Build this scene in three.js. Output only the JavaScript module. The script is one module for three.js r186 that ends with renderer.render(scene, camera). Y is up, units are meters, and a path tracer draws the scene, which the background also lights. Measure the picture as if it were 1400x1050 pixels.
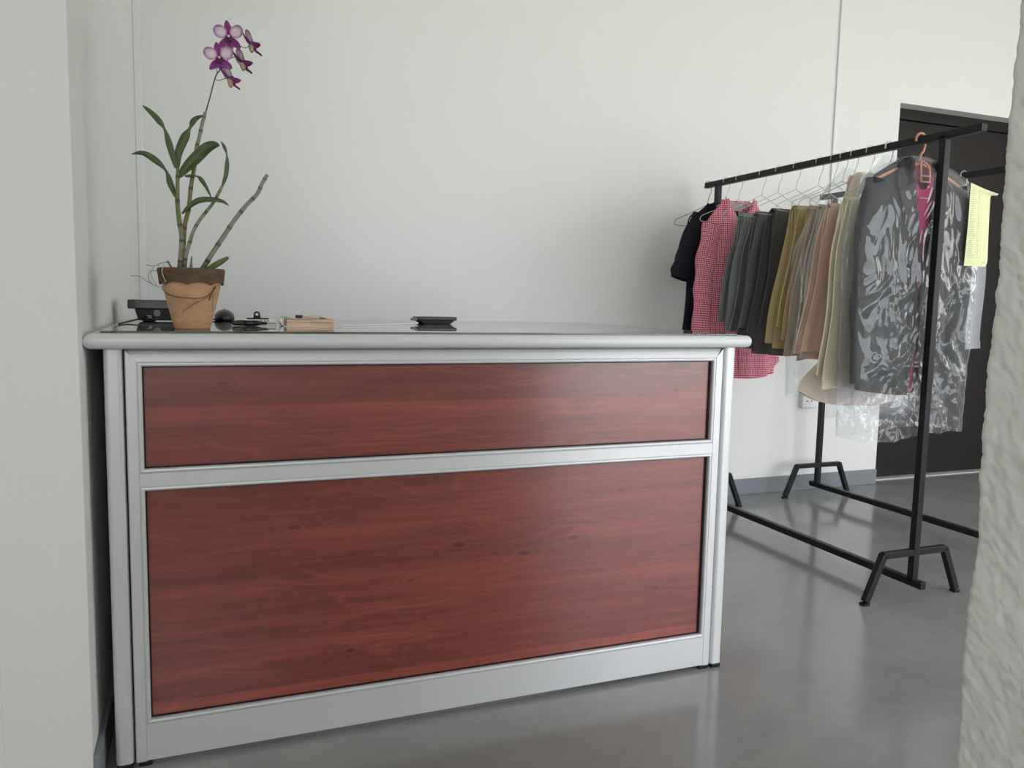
import * as THREE from 'three';
import { mergeGeometries, mergeVertices } from 'three/addons/utils/BufferGeometryUtils.js';
import { RoundedBoxGeometry } from 'three/addons/geometries/RoundedBoxGeometry.js';
import { ImprovedNoise } from 'three/addons/math/ImprovedNoise.js';
import { RectAreaLightUniformsLib } from 'three/addons/lights/RectAreaLightUniformsLib.js';

// ---------------------------------------------------------------- camera, sky, sun, window light, exposure
RectAreaLightUniformsLib.init();
const scene = new THREE.Scene();
const camera = new THREE.PerspectiveCamera(51.18, 1400 / 1050, 0.05, 200);
camera.position.set(0.1886, 1.05, 1.8626);
camera.up.set(0.0187, 0.9943, -0.1046);
camera.lookAt(0.1886 + 0.36217, 1.05 - 0.10424, 1.8626 - 0.92627);
const renderer = new THREE.WebGLRenderer({ antialias: true });
renderer.toneMapping = THREE.LinearToneMapping;
renderer.toneMappingExposure = 0.9;
renderer.shadowMap.enabled = true;
scene.background = new THREE.Color().setRGB(2.6, 2.75, 2.95);

const sun = new THREE.DirectionalLight(0xfff1dc, 14);
sun.position.set(-6, 18, -7); sun.target.position.set(2, 0, 5); sun.castShadow = true;
Object.assign(sun.shadow.camera, { left: -14, right: 14, top: 14, bottom: -14, near: 1, far: 50 });
sun.shadow.mapSize.set(2048, 2048);
scene.add(sun, sun.target);
function windowLight(name, w, h, color, power, pos, look) {
  const l = new THREE.RectAreaLight(color, power, w, h);
  l.name = name; l.position.set(...pos); l.lookAt(...look); scene.add(l); return l;
}
windowLight('daylight_side_window', 2.5, 1.5, 0xfffaf0, 3.6, [6.36, 1.72, 1.5], [0, 1.72, 1.5]);
windowLight('daylight_shop_front', 3.4, 2.2, 0xf0f3ff, 5.0, [3.75, 1.2, 3.9], [3.75, 1.2, -5]);
windowLight('daylight_lobby_window', 2.6, 1.35, 0xf8f9fa, 2.9, [-0.65, 1.75, 3.9], [-0.65, 1.75, -5]);

// ---------------------------------------------------------------- helpers
const noise = new ImprovedNoise();
const N3 = (x, y, z) => noise.noise(x + 37.31, y + 11.77, z + 5.43);
const fbm = (x, y, z, o = 4) => { let s = 0, a = 0.5; for (let i = 0; i < o; i++) { s += a * N3(x, y, z); x *= 2.03; y *= 2.03; z *= 1.97; a *= 0.5; } return s; };
let seedState = 12345;
const rnd = () => { seedState = (seedState * 1664525 + 1013904223) >>> 0; return seedState / 4294967296; };
const clamp = (x, a = 0, b = 1) => Math.min(b, Math.max(a, x));
const lerp = (a, b, t) => a + (b - a) * t;
const smooth = (a, b, x) => { const t = clamp((x - a) / (b - a)); return t * t * (3 - 2 * t); };
const V = (x, y, z) => new THREE.Vector3(x, y, z);
const lin = (r, g, b) => new THREE.Color().setRGB(r, g, b);
const srgb = (r, g, b) => new THREE.Color().setRGB(r / 255, g / 255, b / 255, THREE.SRGBColorSpace);

const taken = {};
function numbered(n) { taken[n] = (taken[n] ?? -1) + 1; return taken[n] ? n + '_' + String(taken[n]).padStart(3, '0') : n; }
function thing(name, label, category, pos = [0, 0, 0], group) {
  const o = new THREE.Group(); o.name = numbered(name); o.position.set(...pos);
  o.userData = { label, category }; if (group) o.userData.group = group;
  scene.add(o); return o;
}
function mesh(name, geo, mat, parent) {
  const g = Array.isArray(geo) ? merge(geo) : geo;
  const m = new THREE.Mesh(g, mat); m.castShadow = m.receiveShadow = true;
  m.name = parent ? name : numbered(name); (parent ?? scene).add(m); return m;
}
function solo(name, geo, mat, label, category, pos = [0, 0, 0], group) {
  const m = mesh(name, geo, mat); m.position.set(...pos); m.userData = { label, category };
  if (group) m.userData.group = group; return m;
}
function struct(name, geo, mat, label) { const m = mesh(name, geo, mat); m.userData = { kind: 'structure', label, category: name.split('_')[0] }; return m; }
function merge(list) {
  const gs = list.map((g) => { const q = g.index ? g.toNonIndexed() : g.clone(); for (const k of Object.keys(q.attributes)) if (!['position', 'normal', 'uv', 'color'].includes(k)) q.deleteAttribute(k); return q; });
  const hasC = gs.some((g) => g.attributes.color);
  for (const g of gs) {
    if (!g.attributes.uv) g.setAttribute('uv', new THREE.BufferAttribute(new Float32Array(g.attributes.position.count * 2), 2));
    if (hasC && !g.attributes.color) g.setAttribute('color', new THREE.BufferAttribute(new Float32Array(g.attributes.position.count * 3).fill(1), 3));
  }
  return mergeGeometries(gs);
}
// box between two corners, uv in metres
function box(x0, y0, z0, x1, y1, z1, r = 0) {
  const w = x1 - x0, h = y1 - y0, d = z1 - z0;
  const g = r ? new RoundedBoxGeometry(w, h, d, 2, r) : new THREE.BoxGeometry(w, h, d);
  g.translate((x0 + x1) / 2, (y0 + y1) / 2, (z0 + z1) / 2);
  metreUV(g); return g;
}
function metreUV(g) {
  const p = g.attributes.position, n = g.attributes.normal, uv = new Float32Array(p.count * 2);
  for (let i = 0; i < p.count; i++) {
    const ax = Math.abs(n.getX(i)), ay = Math.abs(n.getY(i)), az = Math.abs(n.getZ(i));
    uv[2 * i] = ax > ay && ax > az ? p.getZ(i) : p.getX(i);
    uv[2 * i + 1] = ay > ax && ay > az ? p.getZ(i) : p.getY(i);
  }
  g.setAttribute('uv', new THREE.BufferAttribute(uv, 2)); return g;
}
// surface f(u, v) -> Vector3 with u, v in 0..1; uvf and colf optional
function grid(nu, nv, f, uvf, colf) {
  const pos = [], uv = [], col = [], idx = [];
  for (let j = 0; j <= nv; j++) for (let i = 0; i <= nu; i++) {
    const u = i / nu, v = j / nv, p = f(u, v); pos.push(p.x, p.y, p.z);
    const t = uvf ? uvf(u, v, p) : [p.x, p.y]; uv.push(t[0], t[1]);
    if (colf) { const c = colf(u, v, p); col.push(c.r, c.g, c.b); }
  }
  for (let j = 0; j < nv; j++) for (let i = 0; i < nu; i++) {
    const a = j * (nu + 1) + i, b = a + 1, c = a + nu + 1, d = c + 1; idx.push(a, c, b, b, c, d);
  }
  const g = new THREE.BufferGeometry();
  g.setAttribute('position', new THREE.Float32BufferAttribute(pos, 3));
  g.setAttribute('uv', new THREE.Float32BufferAttribute(uv, 2));
  if (colf) g.setAttribute('color', new THREE.Float32BufferAttribute(col, 3));
  g.setIndex(idx); g.computeVertexNormals(); return g;
}
// the same surface given a thickness, rim closed
function slab(nu, nv, f, th, uvf, colf) {
  const e = 1e-3;
  const nrm = (u, v) => {
    const a = f(Math.min(1, u + e), v).sub(f(Math.max(0, u - e), v)), b = f(u, Math.min(1, v + e)).sub(f(u, Math.max(0, v - e)));
    return b.cross(a).normalize();
  };
  const off = (s) => (u, v) => f(u, v).addScaledVector(nrm(u, v), s * th / 2);
  const A = grid(nu, nv, off(1), uvf, colf), B = grid(nu, nv, off(-1), uvf, colf);
  const ib = B.index.array; for (let i = 0; i < ib.length; i += 3) { const t = ib[i]; ib[i] = ib[i + 1]; ib[i + 1] = t; }
  B.computeVertexNormals();
  const rim = (n, q) => grid(n, 1, (u, v) => { const [a, b] = q(u); return off(v ? -1 : 1)(a, b); }, uvf && ((u, v, p) => uvf(...q(u), p)), colf && ((u, v, p) => colf(...q(u), p)));
  return merge([A, B, rim(nu, (t) => [t, 0]), rim(nu, (t) => [t, 1]), rim(nv, (t) => [0, t]), rim(nv, (t) => [1, t])]);
}
// tube of changing radius along points; rad(t) a number or [across, deep]
function limb(pts, rad, segs = 24, radial = 8, opt = {}) {
  const c = pts.length > 2 ? new THREE.CatmullRomCurve3(pts.map((p) => (p.isVector3 ? p : V(...p))), false, 'centripetal') : new THREE.LineCurve3(...pts.map((p) => (p.isVector3 ? p : V(...p))));
  const up0 = opt.up ?? V(0, 0, 1), L = c.getLength();
  const frame = (t) => { const p = c.getPoint(t), d = c.getTangent(t), s = V().crossVectors(d, up0).normalize(), b = V().crossVectors(s, d).normalize(); return [p, s, b, d]; };
  const wob = opt.wob ?? (() => 0);
  const g = grid(radial, segs, (u, v) => {
    const [p, s, b] = frame(v), a = u * Math.PI * 2, r = rad(v), [rx, rz] = Array.isArray(r) ? r : [r, r], k = 1 + wob(u % 1, v);
    return p.addScaledVector(s, Math.cos(a) * rx * k).addScaledVector(b, Math.sin(a) * rz * k);
  }, (u, v) => [u * (opt.girth ?? 0.3), v * L], opt.color && ((u, v) => opt.color(v, u)));
  if (opt.open) return g;
  const caps = [0, 1].map((e) => {
    const [p, s, b] = frame(e), r = rad(e), [rx, rz] = Array.isArray(r) ? r : [r, r];
    return grid(radial, 1, (u, v) => { const a = u * Math.PI * 2 * (e ? 1 : -1); return p.clone().addScaledVector(s, Math.cos(a) * rx * v).addScaledVector(b, Math.sin(a) * rz * v); }, null, opt.color && (() => opt.color(e, 0)));
  });
  return merge([g, ...caps]);
}
const wire = (pts, r = 0.0016, segs = 40) => new THREE.TubeGeometry(new THREE.CatmullRomCurve3(pts.map((p) => V(...p)), false, 'catmullrom', 0.25), segs, r, 6);

function tex(w, h, f, color = true) {
  const d = new Uint8Array(w * h * 4);
  for (let y = 0; y < h; y++) for (let x = 0; x < w; x++) { const c = f(x / w, y / h, x, y), i = 4 * (y * w + x); d[i] = clamp(c[0], 0, 255); d[i + 1] = clamp(c[1], 0, 255); d[i + 2] = clamp(c[2], 0, 255); d[i + 3] = 255; }
  const t = new THREE.DataTexture(d, w, h); t.magFilter = THREE.LinearFilter; t.minFilter = THREE.LinearMipmapLinearFilter; t.generateMipmaps = true;
  t.wrapS = t.wrapT = THREE.RepeatWrapping; if (color) t.colorSpace = THREE.SRGBColorSpace; t.needsUpdate = true; return t;
}
const std = (o) => new THREE.MeshStandardMaterial(o), phys = (o) => new THREE.MeshPhysicalMaterial(o);
// noise that repeats over the unit square
const tileFbm = (u, v, f, s) => { const a = u * 2 * Math.PI, b = v * 2 * Math.PI, R = f / (2 * Math.PI); return fbm(R * Math.cos(a) + s, R * Math.sin(a) + 1.7 * R * Math.cos(b), R * Math.sin(b) - s, 4); };

// ---------------------------------------------------------------- materials
const paintBump = tex(256, 256, (u, v) => { const k = 128 + 200 * tileFbm(u, v, 26, 3); return [k, k, k]; }, false);
paintBump.repeat.set(3, 3);
const M = {
  wall: std({ color: lin(0.80, 0.80, 0.775), roughness: 0.75, bumpMap: paintBump, bumpScale: 0.0004 }),
  stucco: std({ color: lin(0.80, 0.79, 0.745), roughness: 0.85 }),
  ceiling: std({ color: lin(0.8, 0.8, 0.78), roughness: 0.9 }),
  floor: std({ color: 0xffffff, roughness: 0.17, map: tex(512, 512, (u, v) => { const k = 139 + 14 * tileFbm(u, v, 6, 1) + 6 * tileFbm(u, v, 40, 9); return [k * 0.99, k, k * 0.99]; }), roughnessMap: tex(256, 256, (u, v) => { const k = 215 + 70 * tileFbm(u, v, 8, 4); return [k, k, k]; }, false) }),
  skirting: std({ color: srgb(128, 133, 138), roughness: 0.5 }),
  plastic: std({ color: lin(0.8, 0.8, 0.79), roughness: 0.4 }),
  door: phys({ color: srgb(36, 30, 30), roughness: 0.55, specularIntensity: 0.5 }),
  doorFrame: phys({ color: srgb(34, 30, 30), roughness: 0.55, specularIntensity: 0.5 }),
  alu: std({ color: lin(0.62, 0.622, 0.622), roughness: 0.42, metalness: 0.25 }),
  deskTop: std({ color: lin(0.62, 0.623, 0.62), roughness: 0.35 }),
  black: phys({ color: lin(0.006, 0.006, 0.007), roughness: 0.5, specularIntensity: 0.6 }),
  blackGloss: std({ color: lin(0.007, 0.007, 0.008), roughness: 0.25 }),
  rack: phys({ color: lin(0.008, 0.008, 0.009), roughness: 0.42, specularIntensity: 0.6 }),
  glass: phys({ color: 0xffffff, roughness: 0.0, transmission: 1, ior: 1.5, thickness: 0.006 }),
  pane: phys({ color: 0xffffff, roughness: 0.0, transmission: 1, ior: 1.5, thickness: 0 }),
  steel: std({ color: lin(0.62, 0.62, 0.62), roughness: 0.3, metalness: 0.9 }),
  wireWhite: std({ color: lin(0.62, 0.62, 0.6), roughness: 0.4, metalness: 0.4 }),
  wireDark: std({ color: lin(0.03, 0.03, 0.03), roughness: 0.4 }),
};
M.floor.map.repeat.set(0.45, 0.45); M.floor.roughnessMap.repeat.set(0.6, 0.6);

// ---------------------------------------------------------------- setting
const ZB = -1.745, ZL = 0.0885, XL = -0.033, XR = 6.4, ZF = 4.0, XW = -2.4, H = 3.0, ZD = -1.836, DX0 = 3.947, DX1 = 5.05, DH = 2.216;
struct('floor', box(XW - 0.2, -0.12, ZD - 0.3, XR + 0.2, 0, ZF + 0.2), M.floor, 'glossy grey epoxy floor');
struct('ceiling', box(XW - 0.2, H, ZD - 0.3, XR + 0.2, H + 0.15, ZF + 0.2), M.ceiling, 'white ceiling');
struct('wall_back', [box(XL - 0.2, 0, ZB - 0.25, DX0, H, ZB), box(DX0, DH, ZB - 0.25, DX1, H, ZB), box(DX1, 0, ZB - 0.25, XR + 0.2, H, ZB)], M.wall, 'white painted back wall');
struct('wall_left', [box(XL - 0.16, 0, ZB - 0.02, XL, H, ZL, 0.004), box(XW - 0.2, 0, ZL - 0.16, XL - 0.01, H, ZL - 0.0005)], M.wall, 'white wall with an outer corner beside the counter');
struct('wall_lobby', box(XW - 0.2, 0, ZL - 0.1, XW, H, ZF + 0.2), M.wall, 'white side wall of the lobby');
// wall with three openings along the front, wall with a window at the far side
const wz = [ZF, ZF + 0.2];
struct('wall_front', [box(XW, 0, wz[0], -2.0, H, wz[1]), box(-2.0, 0, wz[0], 0.7, 1.0, wz[1]), box(-2.0, 2.5, wz[0], 0.7, H, wz[1]), box(0.7, 0, wz[0], 1.9, H, wz[1]), box(1.9, 2.4, wz[0], 5.6, H, wz[1]), box(5.6, 0, wz[0], XR + 0.2, H, wz[1])], M.wall, 'white front wall with the shop opening');
struct('wall_side', [box(XR, 0, ZB, XR + 0.2, 0.9, ZF), box(XR, 2.55, ZB, XR + 0.2, H, ZF), box(XR, 0.9, ZB, XR + 0.2, 2.55, 0.15), box(XR, 0.9, 2.85, XR + 0.2, 2.55, ZF)], M.wall, 'white side wall with a window');
function windowIn(name, axis, a0, a1, y0, y1, at, mull) {
  const f = [], B = (p0, p1, q0, q1) => f.push(axis === 'x' ? box(p0, q0, at, p1, q1, at + 0.06) : box(at, q0, p0, at + 0.06, q1, p1));
  B(a0, a1, y0, y0 + 0.05); B(a0, a1, y1 - 0.05, y1); B(a0, a0 + 0.05, y0, y1); B(a1 - 0.05, a1, y0, y1);
  for (let k = 1; k < mull; k++) { const m = lerp(a0, a1, k / mull); B(m - 0.02, m + 0.02, y0, y1); }
  const w = struct(name, f, M.alu, 'aluminium framed window');
  mesh('window_pane', axis === 'x' ? box(a0 + 0.04, y0 + 0.04, at + 0.028, a1 - 0.04, y1 - 0.04, at + 0.032) : box(at + 0.028, y0 + 0.04, a0 + 0.04, at + 0.032, y1 - 0.04, a1 - 0.04), M.pane, w);
}
windowIn('window_1', 'z', 0.15, 2.85, 0.9, 2.55, XR + 0.08, 3);
windowIn('window_2', 'x', 1.9, 5.6, 0, 2.4, ZF + 0.08, 4);
windowIn('window_3', 'x', -2.0, 0.7, 1.0, 2.5, ZF + 0.08, 3);

// rough rendered wall end close to the camera
{
  const X0 = 1.31, X1 = 1.46, Z0 = 0.985, r = 0.012, prof = [];
  for (let i = 0; i <= 10; i++) prof.push([lerp(X1, X0 + r, i / 10), Z0, 0, -1]);
  for (let i = 1; i < 6; i++) { const a = i / 6 * Math.PI / 2; prof.push([X0 + r - r * Math.sin(a), Z0 + r - r * Math.cos(a), -Math.sin(a), -Math.cos(a)]); }
  for (let i = 0; i <= 90; i++) prof.push([X0, Z0 + r + i * 0.0045, -1, 0]);
  for (let i = 1; i <= 20; i++) prof.push([X0, lerp(Z0 + r + 0.405, ZF, i / 20), -1, 0]);
  const rough = (s, y) => { const a = fbm(s * 55, y * 42, 2.2, 3), b = N3(s * 130, y * 110, 7.7); return 0.0042 * a + 0.0018 * b + 0.006 * N3(s * 3, y * 6, 1.1); };
  const n = prof.length - 1, g = grid(n, 420, (u, v) => {
    const q = prof[Math.round(u * n)], y = v < 0.95 ? v / 0.95 * 2.0 : lerp(2.0, H, (v - 0.95) / 0.05), s = q[0] * 0.7 + q[1], d = rough(s, y);
    return V(q[0] + q[2] * d, y, q[1] + q[3] * d);
  });
  struct('wall_right', [g, box(X0 + 0.03, 0, Z0 + 0.03, X1, H, ZF)], M.stucco, 'rough textured cream wall end close by');
}
// grey skirting, set flush against the walls
struct('baseboard_back', box(XL, 0, ZB, DX0, 0.0895, ZB + 0.012, 0.003), M.skirting, 'grey skirting along the back wall');
struct('baseboard_left', box(XL, 0, ZB, XL + 0.012, 0.0895, ZL - 0.001, 0.003), M.skirting, 'grey skirting along the left wall');
// white trunking: one in the corner, one down to the socket
struct('trim_1', box(XL, 0.0895, ZB, XL + 0.028, H, ZB + 0.024, 0.004), M.plastic, 'white cable trunking in the wall corner');
struct('trim_2', box(3.470, 0.59, ZB, 3.492, H, ZB + 0.012, 0.003), M.plastic, 'white cable trunking running down to the socket');
{
  const s = thing('wall_socket', 'white surface-mounted power socket on the back wall', 'socket', [3.40, 0.533, ZB]);
  mesh('back_box', box(-0.055, -0.05, 0, 0.1, 0.05, 0.03, 0.003), M.plastic, s);
  mesh('face_plate', box(-0.058, -0.053, 0.03, 0.103, 0.053, 0.037, 0.003), M.plastic, s);
  for (const [x, y, w, h] of [[-0.012, 0.012, 0.006, 0.012], [-0.028, -0.016, 0.010, 0.006], [0.004, -0.016, 0.010, 0.006]]) mesh('pin_hole', box(x - w / 2, y - h / 2, 0.0365, x + w / 2, y + h / 2, 0.0378), M.black, s);
}
// dark double door in its recess
{
  const d = struct('door_1', [box(DX0, 0, ZD - 0.05, DX0 + 0.028, DH, ZD), box(DX0, DH - 0.06, ZD - 0.05, DX1, DH, ZD), box(DX1 - 0.03, 0, ZD - 0.05, DX1, DH, ZD)], M.doorFrame, 'dark brown door with a flat leaf');
  mesh('door_leaf', box(DX0 + 0.032, 0.012, ZD - 0.055, DX1 - 0.034, DH - 0.064, ZD - 0.014, 0.003), M.door, d);
  mesh('threshold', box(DX0, 0, ZD - 0.06, DX1, 0.006, ZD + 0.03), M.alu, d);
  mesh('back_board', box(DX0, 0, ZD - 0.16, DX1, DH, ZD - 0.08), M.doorFrame, d);
}
// outdoors: paving and lawn that throw light up into the room
struct('ground', box(-30, -0.3, ZF + 0.2, 40, -0.12, 45), std({ roughness: 1, map: tex(256, 256, (u, v) => { const k = tileFbm(u, v, 14, 2); return [128 + 50 * k, 142 + 50 * k, 84 + 40 * k]; }) }), 'sunlit lawn outside');
struct('ground_1', box(XR + 0.2, -0.3, -20, 40, -0.12, ZF + 0.2), std({ color: srgb(150, 152, 120), roughness: 1 }), 'sunlit paving outside');

// ---------------------------------------------------------------- reception counter
function woodTexture(w, h, mw, mh, knots, bands, seed) {
  return tex(w, h, (u, v) => {
    let x = u * mw, y = v * mh, dark = 0;
    let yy = y + 0.010 * fbm(x * 2.2, y * 9, seed, 3);
    for (const [kx, ky, s] of knots) {
      const dx = (x - kx) / (s * 2.6), dy = (y - ky) / s, q = dx * dx + dy * dy, e = Math.exp(-q * 0.55);
      yy += 0.55 * s * e * Math.sign(dy || 1) * Math.sqrt(Math.abs(dy)) ;
      dark += 0.55 * Math.exp(-q * 9) + 0.16 * e * Math.sin(Math.sqrt(q) * 9 + 3 * N3(x * 30, y * 30, seed));
    }
    const broad = fbm(x * 1.5, yy * 22, seed + 1.3, 3), mid = fbm(x * 4.5, yy * 85, seed + 2.1, 3), fine = N3(x * 14, yy * 420, seed + 3.7), pore = Math.max(0, N3(x * 26, yy * 640, seed + 5.1) - 0.18);
    const vein = Math.pow(1 - Math.min(1, Math.abs(N3(x * 3.2, yy * 48 + 2.2 * N3(x * 5, y * 14, seed + 8), seed + 6.4)) * 3.2), 5), patch = smooth(-0.1, 0.25, N3(x * 4, y * 12, seed + 9.2));
    let k = 0.98 + 0.26 * broad + 0.22 * mid + 0.05 * fine - 0.3 * pore - 0.5 * dark + (vein - 0.15) * 0.17 * patch;
    for (const [b0, b1, t] of bands) k *= y > b0 && y < b1 ? t : 1;
    const r = 127 * Math.pow(k, 0.9), g = 61 * Math.pow(k, 1.0), b = 48 * Math.pow(k, 0.9);
    return [r, g, b];
  });
}
const DW = 1.5876, PX0 = 0.073, PX1 = 1.5142, PY = [0.8932, 0.6721, 0.6239, 0.1068], YS = 0.9317;
const woodUp = woodTexture(2048, 384, 1.46, 0.24, [[0.17, 0.19, 0.012], [1.34, 0.15, 0.012], [0.95, 0.07, 0.008]], [[0.095, 0.14, 1.08], [0.14, 0.24, 0.95]], 3.1);
const woodLow = woodTexture(2048, 800, 1.46, 0.54, [[0.72, 0.34, 0.018], [0.90, 0.30, 0.02], [1.04, 0.33, 0.016], [0.60, 0.26, 0.013], [0.32, 0.42, 0.014], [1.30, 0.16, 0.014], [0.45, 0.1, 0.016], [1.18, 0.45, 0.012]], [[0, 0.035, 1.18]], 8.6);
const woodMat = (t) => phys({ map: t, roughness: 0.36, clearcoat: 0.55, clearcoatRoughness: 0.24 });
{
  const d = thing('reception_counter', 'waist-high reception counter with red-brown wood-grain panels in a silver frame', 'counter');
  // bull-nosed top
  const x0 = -0.0325, x1 = 1.6265, z0 = 0.032, z1 = -1.03, b = 0.0155, s = new THREE.Shape();
  const a0 = x0 + b, a1 = x1 - b, c0 = -z0 + b, c1 = -z1 - b, R = 0.05;
  s.moveTo(a0, c0); s.lineTo(a1 - 0.008, c0); s.quadraticCurveTo(a1, c0, a1, c0 + 0.008); s.lineTo(a1, c1 - R); s.quadraticCurveTo(a1, c1, a1 - R, c1); s.lineTo(a0, c1); s.closePath();
  const top = new THREE.ExtrudeGeometry(s, { depth: 0.9645 - YS - 2 * b, bevelThickness: b, bevelSize: b, bevelSegments: 7, curveSegments: 8 });
  top.rotateX(-Math.PI / 2); top.translate(0, YS + b, 0);   // shape (x, y) -> (x, -z)
  mesh('counter_top', metreUV(top), M.deskTop, d);
  // frame members: profile (across from outer edge to panel, height) swept between mitred ends
  const member = (p0, p1, inward, prof, m0 = 0, m1 = 0) => {
    const A = V(...p0), B = V(...p1), dir = B.clone().sub(A).normalize(), n = prof.length, ins = V(...inward);
    const pt = (e, k) => { const [q, h] = prof[k]; return (e ? B : A).clone().addScaledVector(ins, q).addScaledVector(dir, (e ? -m1 : m0) * q).add(V(0, 0, h)); };
    const pos = [];
    for (let k = 0; k < n - 1; k++) { const a = pt(0, k), c = pt(1, k), f = pt(0, k + 1), g = pt(1, k + 1); pos.push(a, c, f, f, c, g); }
    const geo = new THREE.BufferGeometry().setFromPoints(pos); geo.computeVertexNormals();
    // orient outward (+z)
    if (geo.attributes.normal.getZ(Math.floor(n / 2) * 6) < 0) { const P = geo.attributes.position.array; for (let i = 0; i < P.length; i += 9) for (let k = 0; k < 3; k++) { const t = P[i + k]; P[i + k] = P[i + 3 + k]; P[i + 3 + k] = t; } geo.computeVertexNormals(); }
    return metreUV(geo);
  };
  const LIP = (w) => [[0, -0.02], [0, -0.004], [0.0025, 0.001], [w - 0.0105, 0.001], [w - 0.010, -0.0006], [w - 0.009, -0.0006]];
  const BEAD = (w) => [[w - 0.009, -0.0006], [w - 0.0085, 0.0012], [w - 0.0068, 0.0028], [w - 0.0045, 0.0033], [w - 0.0020, 0.0026], [w, 0.0], [w, -0.02]];
  const TOPR = (w) => [[0, -0.02], [0, -0.012], [0.004, -0.007], [0.010, -0.0035], [0.018, -0.001], [w - 0.0105, 0.001], [w - 0.010, -0.0006], [w - 0.009, -0.0006]];
  const FLAT = (w) => [[0.009, -0.0006], [0.010, -0.0006], [0.0105, 0.001], [w - 0.0105, 0.001], [w - 0.010, -0.0006], [w - 0.009, -0.0006]];
  const SX0 = 0.0400, SX1 = DW - 0.0400, yT = YS - 0.0025, yB = 0.011, sw = PX0 - SX0, tw = yT - PY[0];
  mesh('top_rail', member([SX0, yT, 0], [SX1, yT, 0], [0, -1, 0], TOPR(tw), sw / tw, sw / tw), M.alu, d);
  mesh('stile', member([SX0, yB, 0], [SX0, yT, 0], [1, 0, 0], LIP(sw), 0, tw / sw), M.alu, d);
  mesh('stile', member([SX1, yB, 0], [SX1, yT, 0], [-1, 0, 0], LIP(sw), 0, tw / sw), M.alu, d);
  mesh('middle_rail', member([PX0 - 0.010, PY[1], 0], [PX1 + 0.010, PY[1], 0], [0, -1, 0], FLAT(PY[1] - PY[2])), M.alu, d);
  mesh('kick_rail', member([PX0 - 0.010, PY[3], 0], [PX1 + 0.010, PY[3], 0], [0, -1, 0], [[0.009, -0.0006], [0.010, -0.0006], [0.0105, 0.001], [PY[3] - yB - 0.002, 0.001], [PY[3] - yB, -0.002], [PY[3] - yB, -0.02]]), M.alu, d);
  for (const [ya, yb] of [[PY[1], PY[0]], [PY[3], PY[2]]]) {   // raised bead round each opening, mitred
    const w = 0.009, B0 = BEAD(w);
    mesh('inner_lip', [member([PX0 - w, yb + w, 0], [PX1 + w, yb + w, 0], [0, -1, 0], B0, 1, 1), member([PX0 - w, ya - w, 0], [PX1 + w, ya - w, 0], [0, 1, 0], B0, 1, 1), member([PX0 - w, ya - w, 0], [PX0 - w, yb + w, 0], [1, 0, 0], B0, 1, 1), member([PX1 + w, ya - w, 0], [PX1 + w, yb + w, 0], [-1, 0, 0], B0, 1, 1)], M.alu, d);
  }
  for (const [ya, yb, t, name] of [[PY[1], PY[0], woodUp, 'wood_panel'], [PY[3], PY[2], woodLow, 'wood_panel']]) {
    const g = box(PX0 - 0.008, ya - 0.008, -0.02, PX1 + 0.008, yb + 0.008, -0.0125), p = g.attributes.position, uv = g.attributes.uv;
    for (let i = 0; i < p.count; i++) uv.setXY(i, (p.getX(i) - 0.065) / 1.46, (p.getY(i) - ya + 0.008) / (yb - ya + 0.016));
    mesh(name, g, woodMat(t), d);
    const k = 0.0028, zz = [-0.0126, -0.0085];
    mesh('gasket', [box(PX0 - 0.002, yb - k, zz[0], PX1 + 0.002, yb + 0.002, zz[1]), box(PX0 - 0.002, ya - 0.002, zz[0], PX1 + 0.002, ya + k, zz[1]), box(PX0 - 0.002, ya, zz[0], PX0 + k, yb, zz[1]), box(PX1 - k * 1.8, ya, zz[0], PX1 + 0.002, yb, zz[1])], M.black, d);
  }
  mesh('backing', box(0.03, 0.012, -0.03, DW - 0.03, YS, -0.021), M.black, d);
  // rounded corner posts with black feet
  for (const px of [0, DW - 0.0365]) {
    const sh = new THREE.Shape(), w = 0.0365, dp = 0.05, r = 0.011;
    sh.moveTo(0, -dp); sh.lineTo(w, -dp); sh.lineTo(w, -r); sh.absarc(w - r, -r, r, 0, Math.PI / 2); sh.lineTo(r, 0); sh.absarc(r, -r, r, Math.PI / 2, Math.PI); sh.closePath();
    const g = new THREE.ExtrudeGeometry(sh, { depth: YS - 0.012, bevelEnabled: false, curveSegments: 8 }); g.rotateX(-Math.PI / 2);   // (x, y, z) -> (x, z, -y)
    g.scale(1, 1, -1); const ix = g.index ? g.toNonIndexed() : g, P = ix.attributes.position.array; for (let i = 0; i < P.length; i += 9) for (let k = 0; k < 3; k++) { const t = P[i + k]; P[i + k] = P[i + 3 + k]; P[i + 3 + k] = t; }
    ix.translate(px, 0.012, 0.003); ix.computeVertexNormals(); mesh('corner_post', metreUV(ix), M.alu, d);
    mesh('foot', box(px + 0.002, 0, -0.044, px + 0.0345, 0.012, 0.0045, 0.004), M.black, d);
  }
  for (const fx of [0.045, DW - 0.073]) mesh('foot', box(fx, 0, -0.03, fx + 0.028, 0.011, 0.001, 0.003), M.black, d);
  // ends and inner shelf
  mesh('end_panel', box(0.004, 0.012, -0.95, 0.03, YS, -0.047), M.alu, d);
  mesh('end_panel', box(DW - 0.03, 0.012, -0.95, DW - 0.004, YS, -0.047), M.alu, d);
  mesh('shelf', box(0.03, 0.70, -0.55, DW - 0.03, 0.72, -0.03), M.deskTop, d);
}
const GY = 0.969;
solo('glass_sheet', box(-0.004, 0.9645, -0.99, 1.585, GY, 0.006, 0.0012), M.glass, 'clear glass sheet lying on the counter top', 'glass sheet');

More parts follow.
